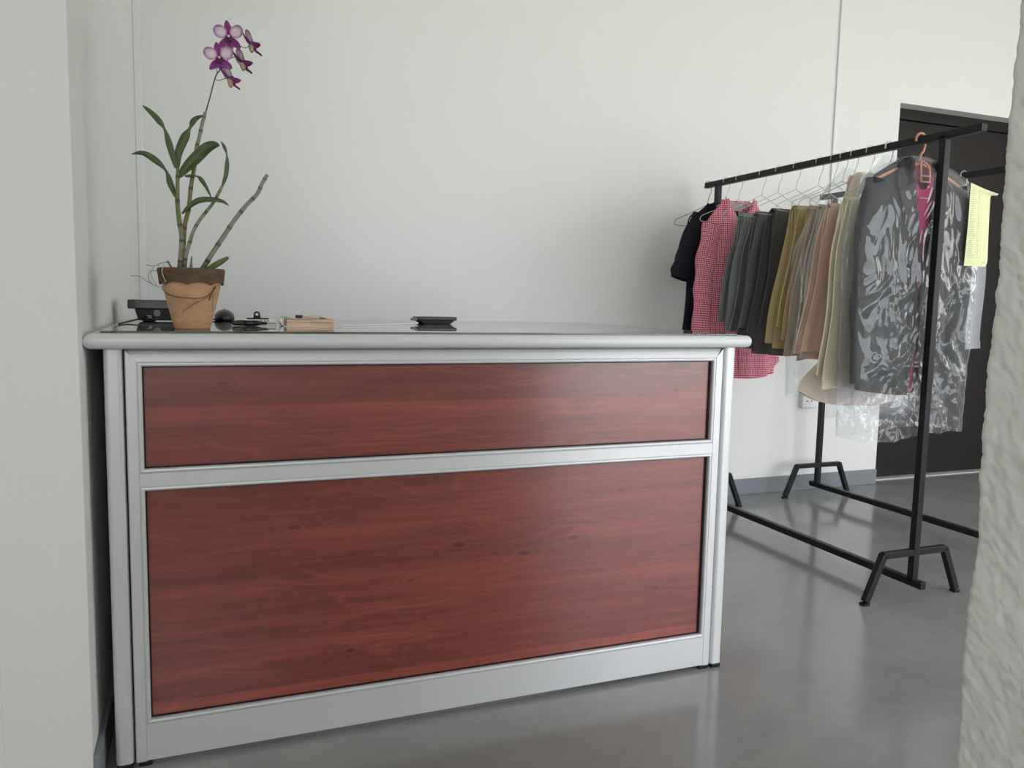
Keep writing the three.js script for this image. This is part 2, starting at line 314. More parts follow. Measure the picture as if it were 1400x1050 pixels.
// ---------------------------------------------------------------- orchid
const orchidData = {
  canes: [[[-24, 137], [-22, 164], [-19, 207], [-23, 233], [-27, 276], [-26, 326], [-25, 357]], [[-19, 137], [-18, 173], [-16, 204], [-13, 234], [-4, 273], [1, 317], [10, 368], [15, 407], [22, 435], [29, 466], [35, 487]], [[-15, 137], [-12, 165], [-4, 193], [5, 221], [18, 245], [34, 267], [49, 288], [67, 323]], [[22, 136], [44, 173], [70, 214], [94, 252], [122, 289], [145, 315], [156, 339], [168, 360]], [[-2, 137], [0, 165]], [[30, 135], [54, 149], [79, 165]]],
  stem: [[35, 485], [45, 520], [55, 558], [61, 574], [72, 588], [87, 612], [90, 629]],
  pedicels: [[[61, 573], [62, 587], [66, 597]], [[58, 560], [66, 559], [81, 566]], [[87, 609], [104, 615], [115, 606]], [[90, 626], [95, 639], [87, 649]], [[90, 626], [103, 640], [123, 636], [134, 644]]],
  leaves: [[[-29, 357], [-38, 397], [-49, 436], [-60, 454], [-78, 471], [-92, 480]], [[-25, 357], [-23, 390], [-9, 427], [2, 449], [12, 469], [31, 482]], [[-24, 338], [-5, 362], [16, 384], [37, 404], [52, 410], [63, 408]], [[-30, 293], [-40, 321], [-49, 349], [-73, 372], [-95, 382], [-117, 377]], [[-11, 341], [16, 343], [31, 327], [45, 298]], [[-18, 258], [1, 278], [19, 289], [46, 292], [68, 288], [81, 278]], [[67, 322], [76, 350], [79, 389], [73, 412], [66, 422]]],
  flowers: [[87, 652], [66, 600], [136, 646], [116, 605], [88, 563]],
};
{
  const o = thing('potted_orchid', 'purple orchid with green leaves in a terracotta pot on the counter', 'potted plant', [0.1745, GY, -0.12]);
  const mm = (p, z = 0) => V(p[0] / 1000 + 0.001, p[1] / 1000, z);
  const clay = std({ roughness: 0.85, map: tex(256, 256, (u, v) => { const k = 1 + 0.18 * tileFbm(u, v, 7, 5) + 0.1 * tileFbm(u, v, 40, 2); return [190 * k, 150 * k, 116 * k]; }) });
  const rimClay = std({ roughness: 0.85, map: tex(256, 128, (u, v) => { const k = 1 + 0.35 * tileFbm(u, v, 6, 8) + 0.15 * tileFbm(u, v, 30, 2), q = smooth(-0.02, 0.3, tileFbm(u, v, 4, 14)); return [lerp(92, 122, q) * k, lerp(72, 78, q) * k, lerp(52, 48, q) * k]; }) });
  const R = (y) => lerp(0.0385, 0.0640, Math.pow(clamp(y / 0.108), 0.92));
  const prof = [[0, 0.002], [0.035, 0.002], [0.0375, 0.0], [0.0385, 0.004]]; for (let i = 1; i <= 10; i++) prof.push([R(0.108 * i / 10), 0.108 * i / 10]);
  prof.push([0.0650, 0.136], [0.061, 0.136], [0.058, 0.100], [0, 0.098]);
  const pot = mesh('pot', new THREE.LatheGeometry(prof.map((p) => new THREE.Vector2(...p)), 56), clay, o);
  mesh('rim_band', slab(112, 8, (u, v) => {
    const a = u * Math.PI * 2, sc = Math.abs(Math.sin(a * 4 + 0.6)), yb = 0.0975 + 0.0085 * Math.sqrt(sc), y = lerp(yb, 0.137, v), r = lerp(0.0665, 0.0708, v) - 0.002 * (v > 0.95 ? 1 : 0);
    return V(Math.sin(a) * r, y, Math.cos(a) * r);
  }, 0.0045, (u, v) => [u * 3, v * 0.6]), rimClay, pot);
  mesh('soil', grid(24, 10, (u, v) => { const a = u * Math.PI * 2, r = v * 0.061; return V(Math.cos(a) * r, 0.124 + 0.008 * fbm(Math.cos(a) * r * 60, Math.sin(a) * r * 60, 1, 3) + (1 - v) * 0.006, -Math.sin(a) * r); }), std({ color: srgb(62, 46, 34), roughness: 1 }), o);
  // jointed canes
  const green = srgb(104, 112, 60), tan = srgb(138, 132, 116), dk = srgb(44, 40, 32), olive = srgb(120, 108, 62);
  const caneMat = std({ vertexColors: true, roughness: 0.6 });
  const cane = (pts, r0, r1, z, nodes, base) => {
    const n = pts.length;
    mesh('cane', limb(pts.map((p, i) => mm(p, lerp(z[0], z[1], i / (n - 1)))), (t) => lerp(r0, r1, t) * (1 + 0.10 * Math.exp(-Math.pow(((t * nodes) % 1 - 0.5) * 9, 2))), 90, 9, {
      color: (t, u) => { const f = (t * nodes) % 1, ring = Math.exp(-Math.pow((f - 0.5) * 16, 2)), q = smooth(-0.08, 0.12, fbm(t * 9 + r0 * 1000, u * 3, z[0] * 90, 3) + base(t)); return tan.clone().lerp(t > 0.5 ? green : olive, q).lerp(dk, clamp(ring * 0.9 + smooth(0.14, 0.02, t) * 0.75)); },
    }), caneMat, o);
  };
  const C = orchidData.canes;
  cane(C[0], 0.0070, 0.0038, [0.004, 0.012], 5, (t) => t - 0.35);
  cane(C[1], 0.0054, 0.0038, [-0.006, -0.004], 9, (t) => 0.25 - Math.abs(t - 0.45) * 1.3);
  cane(C[2], 0.0044, 0.0034, [0.012, 0.012], 5, (t) => -0.12);
  cane(C[3], 0.0058, 0.0042, [0.006, -0.012], 7, () => -0.22);
  cane(C[4], 0.0036, 0.0012, [0.0, 0.0], 2, () => -0.1);
  mesh('cane', limb(C[5].map((p, i) => mm(p, 0.004 * i)), (t) => 0.001 + 0.0058 * Math.pow(Math.sin(Math.PI * clamp(0.12 + t * 0.80)), 0.8), 20, 8, { color: (t) => green.clone().lerp(dk, t > 0.9 ? 0.6 : 0.1) }), caneMat, o);
  const stemMat = std({ color: srgb(84, 78, 52), roughness: 0.6 });
  mesh('flower_stem', limb(orchidData.stem.map((p) => mm(p, -0.004)), (t) => lerp(0.0016, 0.0010, t), 30, 6), stemMat, o);
  // leaves: ribbon along a path, creased along the middle
  const leafMat = std({ vertexColors: true, roughness: 0.45 }), leafSpec = [[0.0165, 0.42, 0.030], [0.0190, 0.60, -0.02], [0.0250, 0, 0.035], [0.0160, 0.40, 0.02], [0.0100, 0.3, -0.02], [0.0125, 0, 0.03], [0.0105, 0.55, 0.012]];
  orchidData.leaves.forEach((L, li) => {
    const [w, pinch, zOut] = leafSpec[li], c = new THREE.CatmullRomCurve3(L.map((p, i) => mm(p, 0.010 + zOut * i / (L.length - 1))), false, 'centripetal');
    mesh('leaf', slab(8, 36, (u, v) => {
      const p = c.getPoint(v), d = c.getTangent(v), face = V(0.15, 0.1 + 0.25 * Math.sin(v * 3 + li), 1).normalize(), s = V().crossVectors(d, face).normalize();
      let k = Math.pow(Math.sin(Math.PI * clamp(0.06 + 0.94 * Math.pow(v, 0.85) * 0.985)), 0.75); if (v > 0.93) k *= lerp(1, 0.6, (v - 0.93) / 0.07);
      if (pinch) k *= 1 - 0.68 * Math.exp(-Math.pow((v - pinch) * 9, 2));
      const q = (u - 0.5) * w * k, n = V().crossVectors(s, d);
      return p.addScaledVector(s, q).addScaledVector(n, -Math.abs(q) * 0.35);
    }, 0.0008, null, (u, v) => { const k = fbm(v * 6, u * 2, li * 3.3, 3); return srgb(64 + 30 * k, 82 + 30 * k, 40 + 14 * k).lerp(srgb(96, 104, 58), Math.abs(u - 0.5) < 0.07 ? 0.5 : 0).lerp(srgb(120, 96, 50), v > 0.975 ? 0.5 : 0); }), leafMat, o);
  });
  // blossoms
  const petalMat = std({ vertexColors: true, roughness: 0.55 }), purple = srgb(136, 44, 128), deep = srgb(96, 22, 88), pale = srgb(222, 200, 216), edge = srgb(150, 96, 146);
  const petal = (len, wid, round, whiteness, cup) => slab(10, 14, (u, v) => {
    const q = u * 2 - 1, w = wid * (round ? Math.max(0.2, Math.sqrt(Math.max(0, 1 - Math.pow((v - 0.58) / 0.424, 2)))) : 0.08 + 0.92 * Math.pow(Math.sin(Math.PI * (0.04 + v * 0.93)), 0.85));
    return V(q * w, v * len, cup * (v * v * len * 0.9 + 0.25 * q * q * wid) + 0.0006 * Math.sin(q * 7 + v * 9));
  }, 0.0006, null, (u, v) => { const q = Math.abs(u * 2 - 1), r = clamp(Math.hypot(q * 0.85, (v - 0.48) * 1.75)); return whiteness ? pale.clone().lerp(edge, smooth(0.35, 1, r) * 0.95).lerp(purple, smooth(0.35, 0.0, v) * 0.9) : purple.clone().lerp(edge, 0.45 * smooth(0.5, 1, q)).lerp(deep, smooth(0.4, 0, v) * 0.6); });
  const geoP = petal(0.0280, 0.0108, 1, 1, 0.18), geoS = petal(0.0272, 0.0066, 0, 0, 0.22), geoL = petal(0.0180, 0.0068, 0, 0, -0.5);
  const spurMat = std({ color: srgb(182, 154, 128), roughness: 0.6 }), lipMat = std({ color: srgb(84, 14, 70), roughness: 0.55 }), white = std({ color: srgb(222, 206, 214), roughness: 0.55 });
  const faces = [[V(-0.15, 0.05, 1), 4, 1.0, 0.012], [V(-0.1, 0.15, 1), 8, 1.0, 0.024], [V(0.75, 0.72, -0.15), -28, 0.94, 0.0], [V(0.66, 0.72, -0.25), -30, 0.92, -0.006], [V(0.66, 0.75, -0.2), -22, 0.95, 0.008]];
  orchidData.flowers.forEach((p, i) => {
    const [dir, roll, s, z] = faces[i], f = new THREE.Group(); f.name = 'flower'; o.add(f); f.position.copy(mm(p, z)); f.scale.setScalar(s * 1.26);
    f.lookAt(f.getWorldPosition(V()).add(dir)); f.rotateZ(roll * Math.PI / 180);
    const put = (name, g, ang, mat = petalMat, zz = 0) => { const m = mesh(name, g, mat, f); m.rotation.z = (ang - 90) * Math.PI / 180; m.position.z = zz; return m; };
    put('petal', geoP, 148, petalMat, 0.001); put('petal', geoP, 32, petalMat, 0.0014);
    put('sepal', geoS, 93, petalMat, -0.001); put('sepal', geoS, 228, petalMat, -0.0015); put('sepal', geoS, 312, petalMat, -0.0012);
    put('lip', geoL, 270, petalMat, 0.003);
    const th = mesh('throat', new THREE.TorusGeometry(0.0046, 0.0022, 8, 16), lipMat, f); th.position.set(0, -0.0035, 0.004);
    const col = mesh('column', new THREE.SphereGeometry(0.0024, 10, 8), white, f); col.position.set(0, -0.0005, 0.0065);
    const sp = mesh('spur', limb([[0, -0.001, -0.001], [0, -0.006, -0.006], [0, -0.012, -0.012]], (t) => 0.0015 + 0.0042 * Math.sin(Math.PI * (0.25 + 0.62 * t)), 12, 10, { up: V(1, 0, 0) }), spurMat, f);
    if (i > 1) sp.scale.setScalar(0.95);
  });
  for (const q of orchidData.pedicels) mesh('pedicel', limb(q.map((p, i) => mm(p, -0.002 + 0.003 * i)), () => 0.0008, 14, 6), stemMat, o);
  // roots hugging the pot
  const rootMat = std({ color: srgb(92, 66, 44), roughness: 0.9 }), paleRoot = std({ color: srgb(196, 186, 166), roughness: 0.9 });
  const hug = (pts, off = 0.0016) => pts.map(([x, y]) => { const Y = y / 1000, r = (Y > 0.098 ? 0.0735 : R(Y) + off), X = clamp(x / 1000, -r, r); return [X, Y, Math.sqrt(Math.max(0, r * r - X * X)) + 0.0005]; });
  const root = (pts, mat = rootMat, r = 0.0009) => mesh('root', wire(pts, r, 40), mat, o);
  root(hug([[-69, 96], [-62, 88], [-48, 77], [-22, 71], [10, 70], [30, 74], [42, 84], [51, 96]]));
  root(hug([[34, 72], [14, 63], [-1, 54], [-14, 45], [-20, 38]]), rootMat, 0.0006);
  root(hug([[50, 99], [42, 84], [36, 66]]), rootMat, 0.0010);
  root(hug([[45, 95], [44, 70], [43, 40]]), rootMat, 0.0005);
  root([[-0.066, 0.092, 0.034], [-0.089, 0.104, 0.03], [-0.106, 0.116, 0.022], [-0.124, 0.117, 0.02]], rootMat, 0.0006);
  root([[-0.047, 0.132, 0.02], [-0.074, 0.141, 0.03], [-0.083, 0.120, 0.030], [-0.072, 0.096, 0.034]], paleRoot, 0.0010);
  root([[-0.050, 0.132, 0.035], [-0.056, 0.142, 0.052], [-0.060, 0.126, 0.056], [-0.052, 0.104, 0.062]], paleRoot, 0.0009);
  root([[-0.034, 0.132, 0.01], [-0.052, 0.149, 0.02], [-0.077, 0.139, 0.03], [-0.092, 0.141, 0.035]], rootMat, 0.0007);
  root([[-0.04, 0.13, 0.0], [-0.05, 0.152, 0.01], [-0.044, 0.146, 0.03], [-0.04, 0.13, 0.04]], std({ color: srgb(48, 40, 32), roughness: 0.9 }), 0.0008);
  root([[-0.06, 0.13, 0.02], [-0.084, 0.128, 0.03], [-0.088, 0.110, 0.032], [-0.080, 0.098, 0.034]], rootMat, 0.0006);
}

// ---------------------------------------------------------------- small things on the counter
{
  const t = thing('desk_telephone', 'black desk telephone with a round grey emblem behind the flower pot', 'telephone', [0.022, GY, -0.70]);
  const ex = (pts, d, bev = 0.002) => { const s = new THREE.Shape(pts.map((p) => new THREE.Vector2(...p))); const g = new THREE.ExtrudeGeometry(s, { depth: d - 2 * bev, bevelThickness: bev, bevelSize: bev, bevelSegments: 2 }); g.translate(0, 0, bev); return g; };
  mesh('body', ex([[0.012, 0.006], [0.16, 0.006], [0.168, 0.04], [0.002, 0.04]], 0.12), M.black, t);
  mesh('keypad_top', ex([[-0.012, 0.038], [0.178, 0.038], [0.178, 0.058], [-0.012, 0.058]], 0.124), M.blackGloss, t);
  mesh('end_cap', box(-0.0155, 0.036, 0.008, 0.004, 0.0605, 0.129, 0.003), std({ color: srgb(54, 22, 30), roughness: 0.45 }), t);
  const b = mesh('emblem', new THREE.CylinderGeometry(0.0085, 0.0085, 0.002, 24), std({ color: srgb(150, 150, 150), roughness: 0.4 }), t); b.rotation.x = Math.PI / 2; b.position.set(0.058, 0.024, 0.121);
  const ring = mesh('emblem_ring', [new THREE.TorusGeometry(0.0052, 0.0009, 6, 20), new THREE.BoxGeometry(0.006, 0.0016, 0.0016).rotateZ(0.7)], M.black, t); ring.position.set(0.058, 0.024, 0.1222);
  mesh('foot', box(0.02, 0, 0.01, 0.05, 0.008, 0.11, 0.002), M.black, t); mesh('foot', box(0.12, 0, 0.01, 0.15, 0.008, 0.11, 0.002), M.black, t);
  mesh('plug_socket', box(0.03, 0.008, 0.12, 0.046, 0.02, 0.128, 0.002), M.blackGloss, t);
  mesh('cord', wire([[0.036, 0.014, 0.128], [0.02, 0.010, 0.15], [-0.006, 0.004, 0.22], [-0.016, 0.0025, 0.30], [-0.018, 0.002, 0.36]], 0.0022, 50), M.black, t);
}
{
  const m = thing('computer_mouse', 'rounded black gadget like a mouse just beyond the flower pot', 'mouse', [0.262, GY, -0.78]);
  const g = new THREE.SphereGeometry(1, 28, 18); const P = g.attributes.position;
  for (let i = 0; i < P.count; i++) { const y = P.getY(i); P.setXYZ(i, P.getX(i) * 0.030, Math.max(y * 0.026 + 0.008, 0.0), P.getZ(i) * 0.05); }
  g.computeVertexNormals(); mesh('shell', g, std({ color: lin(0.02, 0.02, 0.022), roughness: 0.3 }), m);
  mesh('wheel', new THREE.CylinderGeometry(0.006, 0.006, 0.006, 16).rotateZ(Math.PI / 2).translate(0, 0.029, -0.02), M.black, m);
  mesh('cable', wire([[-0.02, 0.006, 0.035], [-0.036, 0.003, 0.05], [-0.055, 0.002, 0.04]], 0.002, 20), M.black, m);
}
{
  const c = document.createElement('canvas'); c.width = 512; c.height = 256; const x = c.getContext('2d');
  x.fillStyle = '#e4e4de'; x.fillRect(0, 0, 512, 256); x.fillStyle = '#2c2c2c'; x.font = 'bold 92px sans-serif'; x.fillText('OPEN', 190, 110);
  const t = new THREE.CanvasTexture(c); t.colorSpace = THREE.SRGBColorSpace;
  const n = thing('name_card', 'white printed card in a clear badge sleeve under a black clip', 'card', [0.323, GY, -0.36]);
  const cardG = new THREE.BoxGeometry(0.112, 0.001, 0.075); cardG.translate(0, 0.0006, 0); mesh('sleeve', cardG, std({ color: srgb(205, 206, 202), roughness: 0.15 }), n);
  const cm = mesh('printed_card', new THREE.BoxGeometry(0.1, 0.017, 0.0008), std({ map: t, roughness: 0.6 }), n); cm.position.set(0.004, 0.0088, -0.006); cm.rotation.x = -0.5;
}
{
  const b = thing('binder_clip', 'black clip with an upright loop on the white card', 'clip', [0.332, GY + 0.0155, -0.375]);
  mesh('clip_bar', box(-0.026, 0.0, -0.006, 0.03, 0.004, 0.006, 0.0015), M.black, b);
  mesh('clip_body', box(-0.009, 0.001, -0.007, 0.009, 0.010, 0.006, 0.002), M.black, b);
  const loop = mesh('loop', new THREE.TorusGeometry(0.0062, 0.0022, 8, 24), M.black, b); loop.position.set(0, 0.0135, 0);
}
{
  const p = thing('marker_pen', 'thick black marker pen lying in front of the white card', 'pen', [0.266, GY + 0.0075, -0.318]);
  const lathe = (pts) => { const g = new THREE.LatheGeometry(pts.map((q) => new THREE.Vector2(...q)), 24); g.rotateZ(-Math.PI / 2); return g; };
  mesh('cap', lathe([[0, 0.001], [0.004, 0.001], [0.0062, 0.006], [0.0068, 0.03], [0, 0.03]]), std({ color: srgb(44, 46, 30), roughness: 0.35 }), p);
  mesh('barrel', lathe([[0, 0.028], [0.0066, 0.029], [0.0074, 0.04], [0.0070, 0.058], [0.0048, 0.072], [0, 0.072]]), M.blackGloss, p);
  mesh('tip', lathe([[0, 0.071], [0.0040, 0.071], [0.0036, 0.086], [0.0012, 0.088], [0.0009, 0.11], [0, 0.111]]), M.black, p);
  mesh('pocket_clip', box(0.012, 0.0062, -0.0015, 0.034, 0.0078, 0.0015), M.black, p);
}
{
  const n = thing('notebook', 'small thick wire-bound notepad with a peach cover', 'notebook', [0.462, GY, -0.345]);
  const paper = std({ color: srgb(226, 196, 168), roughness: 0.8 });
  for (let k = 0; k < 6; k++) mesh('page_block', slab(10, 4, (u, v) => V(-0.06 + 0.122 * u, 0.0012 + 0.0032 * k + 0.0009 * Math.sin(u * 5 + k) * u, 0.042 - 0.085 * v), 0.0027), k === 3 ? std({ color: srgb(206, 172, 140), roughness: 0.8 }) : paper, n);
  mesh('cover', slab(18, 6, (u, v) => V(-0.061 + 0.124 * u, 0.0205 + 0.011 * Math.exp(-Math.pow((u - 0.66) * 7, 2)) * smooth(0.35, 1, v), 0.043 - 0.087 * v), 0.0008), std({ color: srgb(228, 200, 174), roughness: 0.7 }), n);
  for (let k = 0; k < 9; k++) { const t = new THREE.TorusGeometry(0.0125, 0.0009, 6, 20); mesh('ring', t, M.steel, n).position.set(-0.062, 0.0125, 0.036 - 0.009 * k); }
}
{
  const p = thing('ballpoint_pen', 'small pen with a dark brown end lying on the notepad', 'pen', [0.425, GY + 0.0262, -0.318]); p.rotation.z = -0.06;
  const rod = (a, b, r0, r1) => new THREE.CylinderGeometry(r1, r0, b - a, 16).rotateZ(-Math.PI / 2).translate((a + b) / 2, 0, 0);
  mesh('cap', rod(0, 0.018, 0.0042, 0.0048), std({ color: srgb(58, 40, 38), roughness: 0.4 }), p);
  mesh('barrel', rod(0.018, 0.062, 0.0030, 0.0024), std({ color: srgb(190, 172, 164), roughness: 0.3 }), p);
  mesh('grip', rod(0.062, 0.078, 0.0024, 0.0014), std({ color: srgb(44, 34, 30), roughness: 0.5 }), p);
}
solo('charging_cable', wire([[0, 0.016, 0], [0.012, 0.008, -0.002], [0.028, 0.003, -0.004], [0.06, 0.0022, -0.02], [0.14, 0.0022, -0.07], [0.22, 0.0022, -0.14], [0.29, 0.004, -0.205]], 0.0018, 70), std({ color: srgb(226, 226, 222), roughness: 0.5 }), 'thin white cable between the notepad and the black card reader', 'cable', [0.526, GY, -0.345]);
{
  const t = thing('card_reader', 'flat black plastic device with a tapered base and grey plug', 'card reader', [0.835, GY, -0.60]);
  const ex = (pts, d) => { const g = new THREE.ExtrudeGeometry(new THREE.Shape(pts.map((p) => new THREE.Vector2(...p))), { depth: d, bevelThickness: 0.001, bevelSize: 0.001, bevelSegments: 2 }); g.translate(0, 0, -d); return g; };
  mesh('base', ex([[0.016, 0.001], [0.100, 0.001], [0.116, 0.0125], [-0.002, 0.0125]], 0.07), M.black, t);
  mesh('top_plate', box(-0.004, 0.0115, -0.074, 0.122, 0.0225, 0.004, 0.003), std({ color: lin(0.03, 0.03, 0.032), roughness: 0.35 }), t);
  mesh('plug', box(-0.022, 0.010, -0.03, -0.003, 0.0185, -0.008, 0.002), std({ color: srgb(120, 120, 120), roughness: 0.35, metalness: 0.5 }), t);
}

// ---------------------------------------------------------------- clothes racks
const RY = 1.642;
function rack(label, x, zFar, zNear, overF, overN) {
  const r = thing('clothes_rack', label, 'clothes rack', [x, 0, 0], 'black clothes racks'), s = 0.0135;
  const bar = (a, b, t = s) => { const A = V(...a), B = V(...b), L = A.distanceTo(B), g = new RoundedBoxGeometry(t * 2, t * 2, L, 2, 0.003); const m = new THREE.Matrix4().lookAt(A, B, Math.abs(B.y - A.y) > 0.9 * L ? V(0, 0, 1) : V(0, 1, 0)); g.applyMatrix4(m); g.translate((A.x + B.x) / 2, (A.y + B.y) / 2, (A.z + B.z) / 2); return g; };
  mesh('top_rail', bar([0, RY, zFar - overF], [0, RY, zNear + overN]), M.rack, r);
  mesh('base_rail', bar([0, 0.062, zFar - 0.05], [0, 0.062, zNear + 0.05]), M.rack, r);
  for (const z of [zFar, zNear]) {
    mesh('post', bar([0, 0.062, z], [0, RY, z]), M.rack, r);
    const f = mesh('foot', [bar([-0.15, 0.174, z], [0.15, 0.174, z], 0.012), bar([-0.145, 0.178, z], [-0.217, 0.012, z], 0.012), bar([0.145, 0.178, z], [0.217, 0.012, z], 0.012)], M.rack, r);
    for (const q of [-1, 1]) mesh('foot_cap', box(q * 0.218 - 0.0135, 0, z - 0.0125, q * 0.218 + 0.0135, 0.010, z + 0.0125, 0.002), M.black, f);
  }
  return r;
}
const RX = 2.585, BX = 3.378;
rack('black steel clothes rack carrying the long row of clothes', RX, -1.53, -0.235, 0.10, 0.148);
rack('black steel clothes rack standing behind the fuller rack by the dark door', BX, -1.6, -0.3, 0.10, 0.148);

// hangers: hook over the rail, shoulders, bar
function hanger(label, z, mat, x = RX, turn = 0, o = {}) {
  const h = thing('wire_hanger', label, 'hanger', [x, RY, z], 'wire hangers on the clothes rack'); h.rotation.y = turn;
  const r = o.r ?? 0.0015, w = o.w ?? 0.205, hk = 0.0205;
  const hook = []; for (let i = 0; i <= 12; i++) { const a = lerp(-0.35, Math.PI + 0.1, i / 12); hook.push([-hk * Math.cos(a), 0.0005 + hk * Math.sin(a), 0]); }
  hook.push([hk * 0.95, -0.030, 0], [0.006, -0.062, 0], [0, -0.095, 0]);
  mesh('hook', wire(hook, r, 60), mat, h);
  mesh('frame', wire([[0, -0.095, 0], [-w * 0.5, -0.142, 0], [-w * 0.93, -0.178, 0], [-w, -0.192, 0], [-w * 0.95, -0.207, 0], [0, -0.21, 0], [w * 0.95, -0.207, 0], [w, -0.192, 0], [w * 0.93, -0.178, 0], [w * 0.5, -0.142, 0], [0, -0.095, 0]], r, 110), mat, h);
  return h;
}

// cloth helpers
const weave = tex(128, 128, (u, v, x, y) => { const k = 128 + 60 * Math.sin(x * Math.PI / 2) * Math.sin(y * Math.PI / 2) + 60 * tileFbm(u, v, 30, 2); return [k, k, k]; }, false); weave.repeat.set(22, 22);
const cloth = (c, o = {}) => std({ color: c, roughness: 0.92, bumpMap: weave, bumpScale: 0.0003, ...o });
function trousers(name, label, z, c, o = {}) {
  const t = thing(name, label, 'trousers', [RX, RY, z], 'folded trousers on hangers'); t.rotation.y = o.turn ?? 0;
  const hw = o.hw ?? 0.113, sd = o.seed ?? 1, mat = cloth(c), y0 = -0.206;
  for (let k = 0; k < 2; k++) {
    const r = (0.010 + 0.013 * k) * (o.rr ?? 1), lf = (o.front ?? 0.5) - (k ? 0 : 0.03), lb = (o.back ?? 0.5) - (k ? 0.02 : 0), arc = Math.PI * r, tot = lf + arc + lb;
    const f = (u, v) => {
      const s = v * tot; let y, zz, d;
      if (s < lf) { d = lf - s; y = y0 - d; zz = r; } else if (s < lf + arc) { const a = (s - lf) / r; d = 0; y = y0 + Math.sin(a) * r; zz = Math.cos(a) * r; } else { d = s - lf - arc; y = y0 - d; zz = -r; }
      const side = s < lf + arc / 2 ? 1 : -1, q = u * 2 - 1;
      const fold = Math.sin(q * 3.1 + sd * 2.1 + k) * 0.5 + Math.sin(q * 7.3 + sd + d * 2) * 0.35 + N3(q * 2 + sd, d * 3, k * 5 + side) * 0.5;
      zz += side * d * (o.spread ?? 0.022) * (0.6 + 0.4 * k) + fold * d * (o.fold ?? 0.026) + side * 0.004 * Math.sin(q * 9 + sd) * smooth(0, 0.1, d);
      const x = q * (hw - 0.012 * k * 0) * (1 + d * (o.flare ?? 0.5)) - d * (o.lean ?? 0.06) + 0.012 * (k ? -1 : 1) * smooth(0, 0.2, d) + 0.006 * Math.sin(d * 14 + sd);
      return V(x, y + 0.012 * d * Math.sin(q * 2 + sd), zz);
    };
    const leg = mesh('trouser_leg', slab(26, 46, f, 0.006, (u, v) => [u * hw * 2, v * tot]), mat, t);
    if (k) { // stitched hem at the front end
      mesh('hem', slab(26, 2, (u, v) => f(u, v * 0.035 / tot * 1.0).add(V(0, 0, 0.0035)), 0.003, (u, v) => [u * hw * 2, v * 0.03]), mat, leg);
    }
  }
  return t;
}
// shirt-like garment. Sheets front and back joined at the sides and over the shoulders.
function shirtParts(o) {
  const W = (v) => o.w(v), ytop = (q) => { const x = Math.abs(q) * W(0); return x < o.neck ? o.yNeck : lerp(o.yNeck, o.yShoulder, Math.pow((x - o.neck) / (W(0) - o.neck), 1.15)); };
  const body = (side) => (q, v) => {
    const x = Math.abs(q) * W(0); let yt = ytop(q);
    if (x < o.neck) { const k = 1 - Math.pow(x / o.neck, o.neckPow ?? 2); yt -= k * (side > 0 ? o.dipFront : o.dipBack); }
    const hem = o.yHem(q, side), y = lerp(yt, hem, v), dep = o.depth * smooth(0, 0.22, v) + 0.006 + (x < o.neck * 1.2 ? o.neckDepth ?? 0.02 : 0) * (1 - smooth(0, 0.2, v));
    const prof = Math.pow(Math.max(0, 1 - q * q), 0.45);
    const rip = (o.ripple ?? 0.012) * v * (Math.sin(q * (o.k ?? 7) + o.seed + v) + 0.6 * Math.sin(q * 13.3 + o.seed * 2 - v * 2)) + 0.02 * v * N3(q * 2.2, v * 2.5, o.seed * 3) + 0.006 * smooth(0, 0.1, v) * N3(q * 7, v * 9, o.seed);
    return V(q * W(v) + (o.shift ?? 0) * v, y, side * dep * prof + rip);
  };
  return body;
}
const sheetUV = (u, v, p) => [p.x + p.z * 0.6, p.y];
function sleeve(pts, rx, rz, seed, col) {
  return limb(pts, (t) => [lerp(rx[0], rx[1], t), lerp(rz[0], rz[1], t)], 30, 18, { open: true, girth: 0.32, wob: (u, v) => 0.22 * N3(Math.cos(u * 6.283) * 1.4 + seed, v * 5, Math.sin(u * 6.283) * 1.4) + 0.05 * Math.sin(v * 26 + seed + u * 12) });
}

// empty dark hanger and the row, far end first
hanger('empty dark wire hanger beyond the navy T-shirt', -1.615, M.wireDark, RX, 0.12);
hanger('thin dark wire hanger inside the navy T-shirt', -1.465, M.wireWhite, RX, 0.04);
{
  const t = thing('t_shirt', 'navy short-sleeved T-shirt at the wall end of the rack', 't-shirt', [RX, RY, -1.462]), mat = cloth(lin(0.0065, 0.0075, 0.016), { side: THREE.DoubleSide });
  const b = shirtParts({ w: (v) => lerp(0.19, 0.23, v), neck: 0.085, yNeck: -0.105, yShoulder: -0.185, dipFront: 0.075, dipBack: 0.015, yHem: () => -0.78, depth: 0.032, seed: 2.2, ripple: 0.01 });
  mesh('body', [1, -1].map((s) => grid(44, 44, (u, v) => b(s)(u * 2 - 1, v), sheetUV)), mat, t);
  for (const s of [-1, 1]) mesh('sleeve', sleeve([[s * 0.135, -0.175, 0], [s * 0.185, -0.27, 0.004], [s * 0.222, -0.38, 0.006], [s * 0.248, -0.475, 0.008]], [0.050, 0.056], [0.024, 0.030], s), mat, t);
  mesh('collar', wire(Array.from({ length: 25 }, (_, i) => { const a = i / 24 * Math.PI * 2; return [0.085 * Math.sin(a), -0.108 - 0.036 * (1 + Math.cos(a)) * (Math.cos(a) > 0 ? 1 : 0.6) * 0.5, 0.024 * Math.cos(a)]; }), 0.007, 60), mat, t);
  mesh('neck_label', box(-0.012, -0.150, -0.020, 0.012, -0.128, -0.0185), std({ color: srgb(190, 188, 190), roughness: 0.8 }), t);
}
hanger('white wire hanger inside the red gingham shirt', -1.365, M.wireWhite, RX, -0.03);
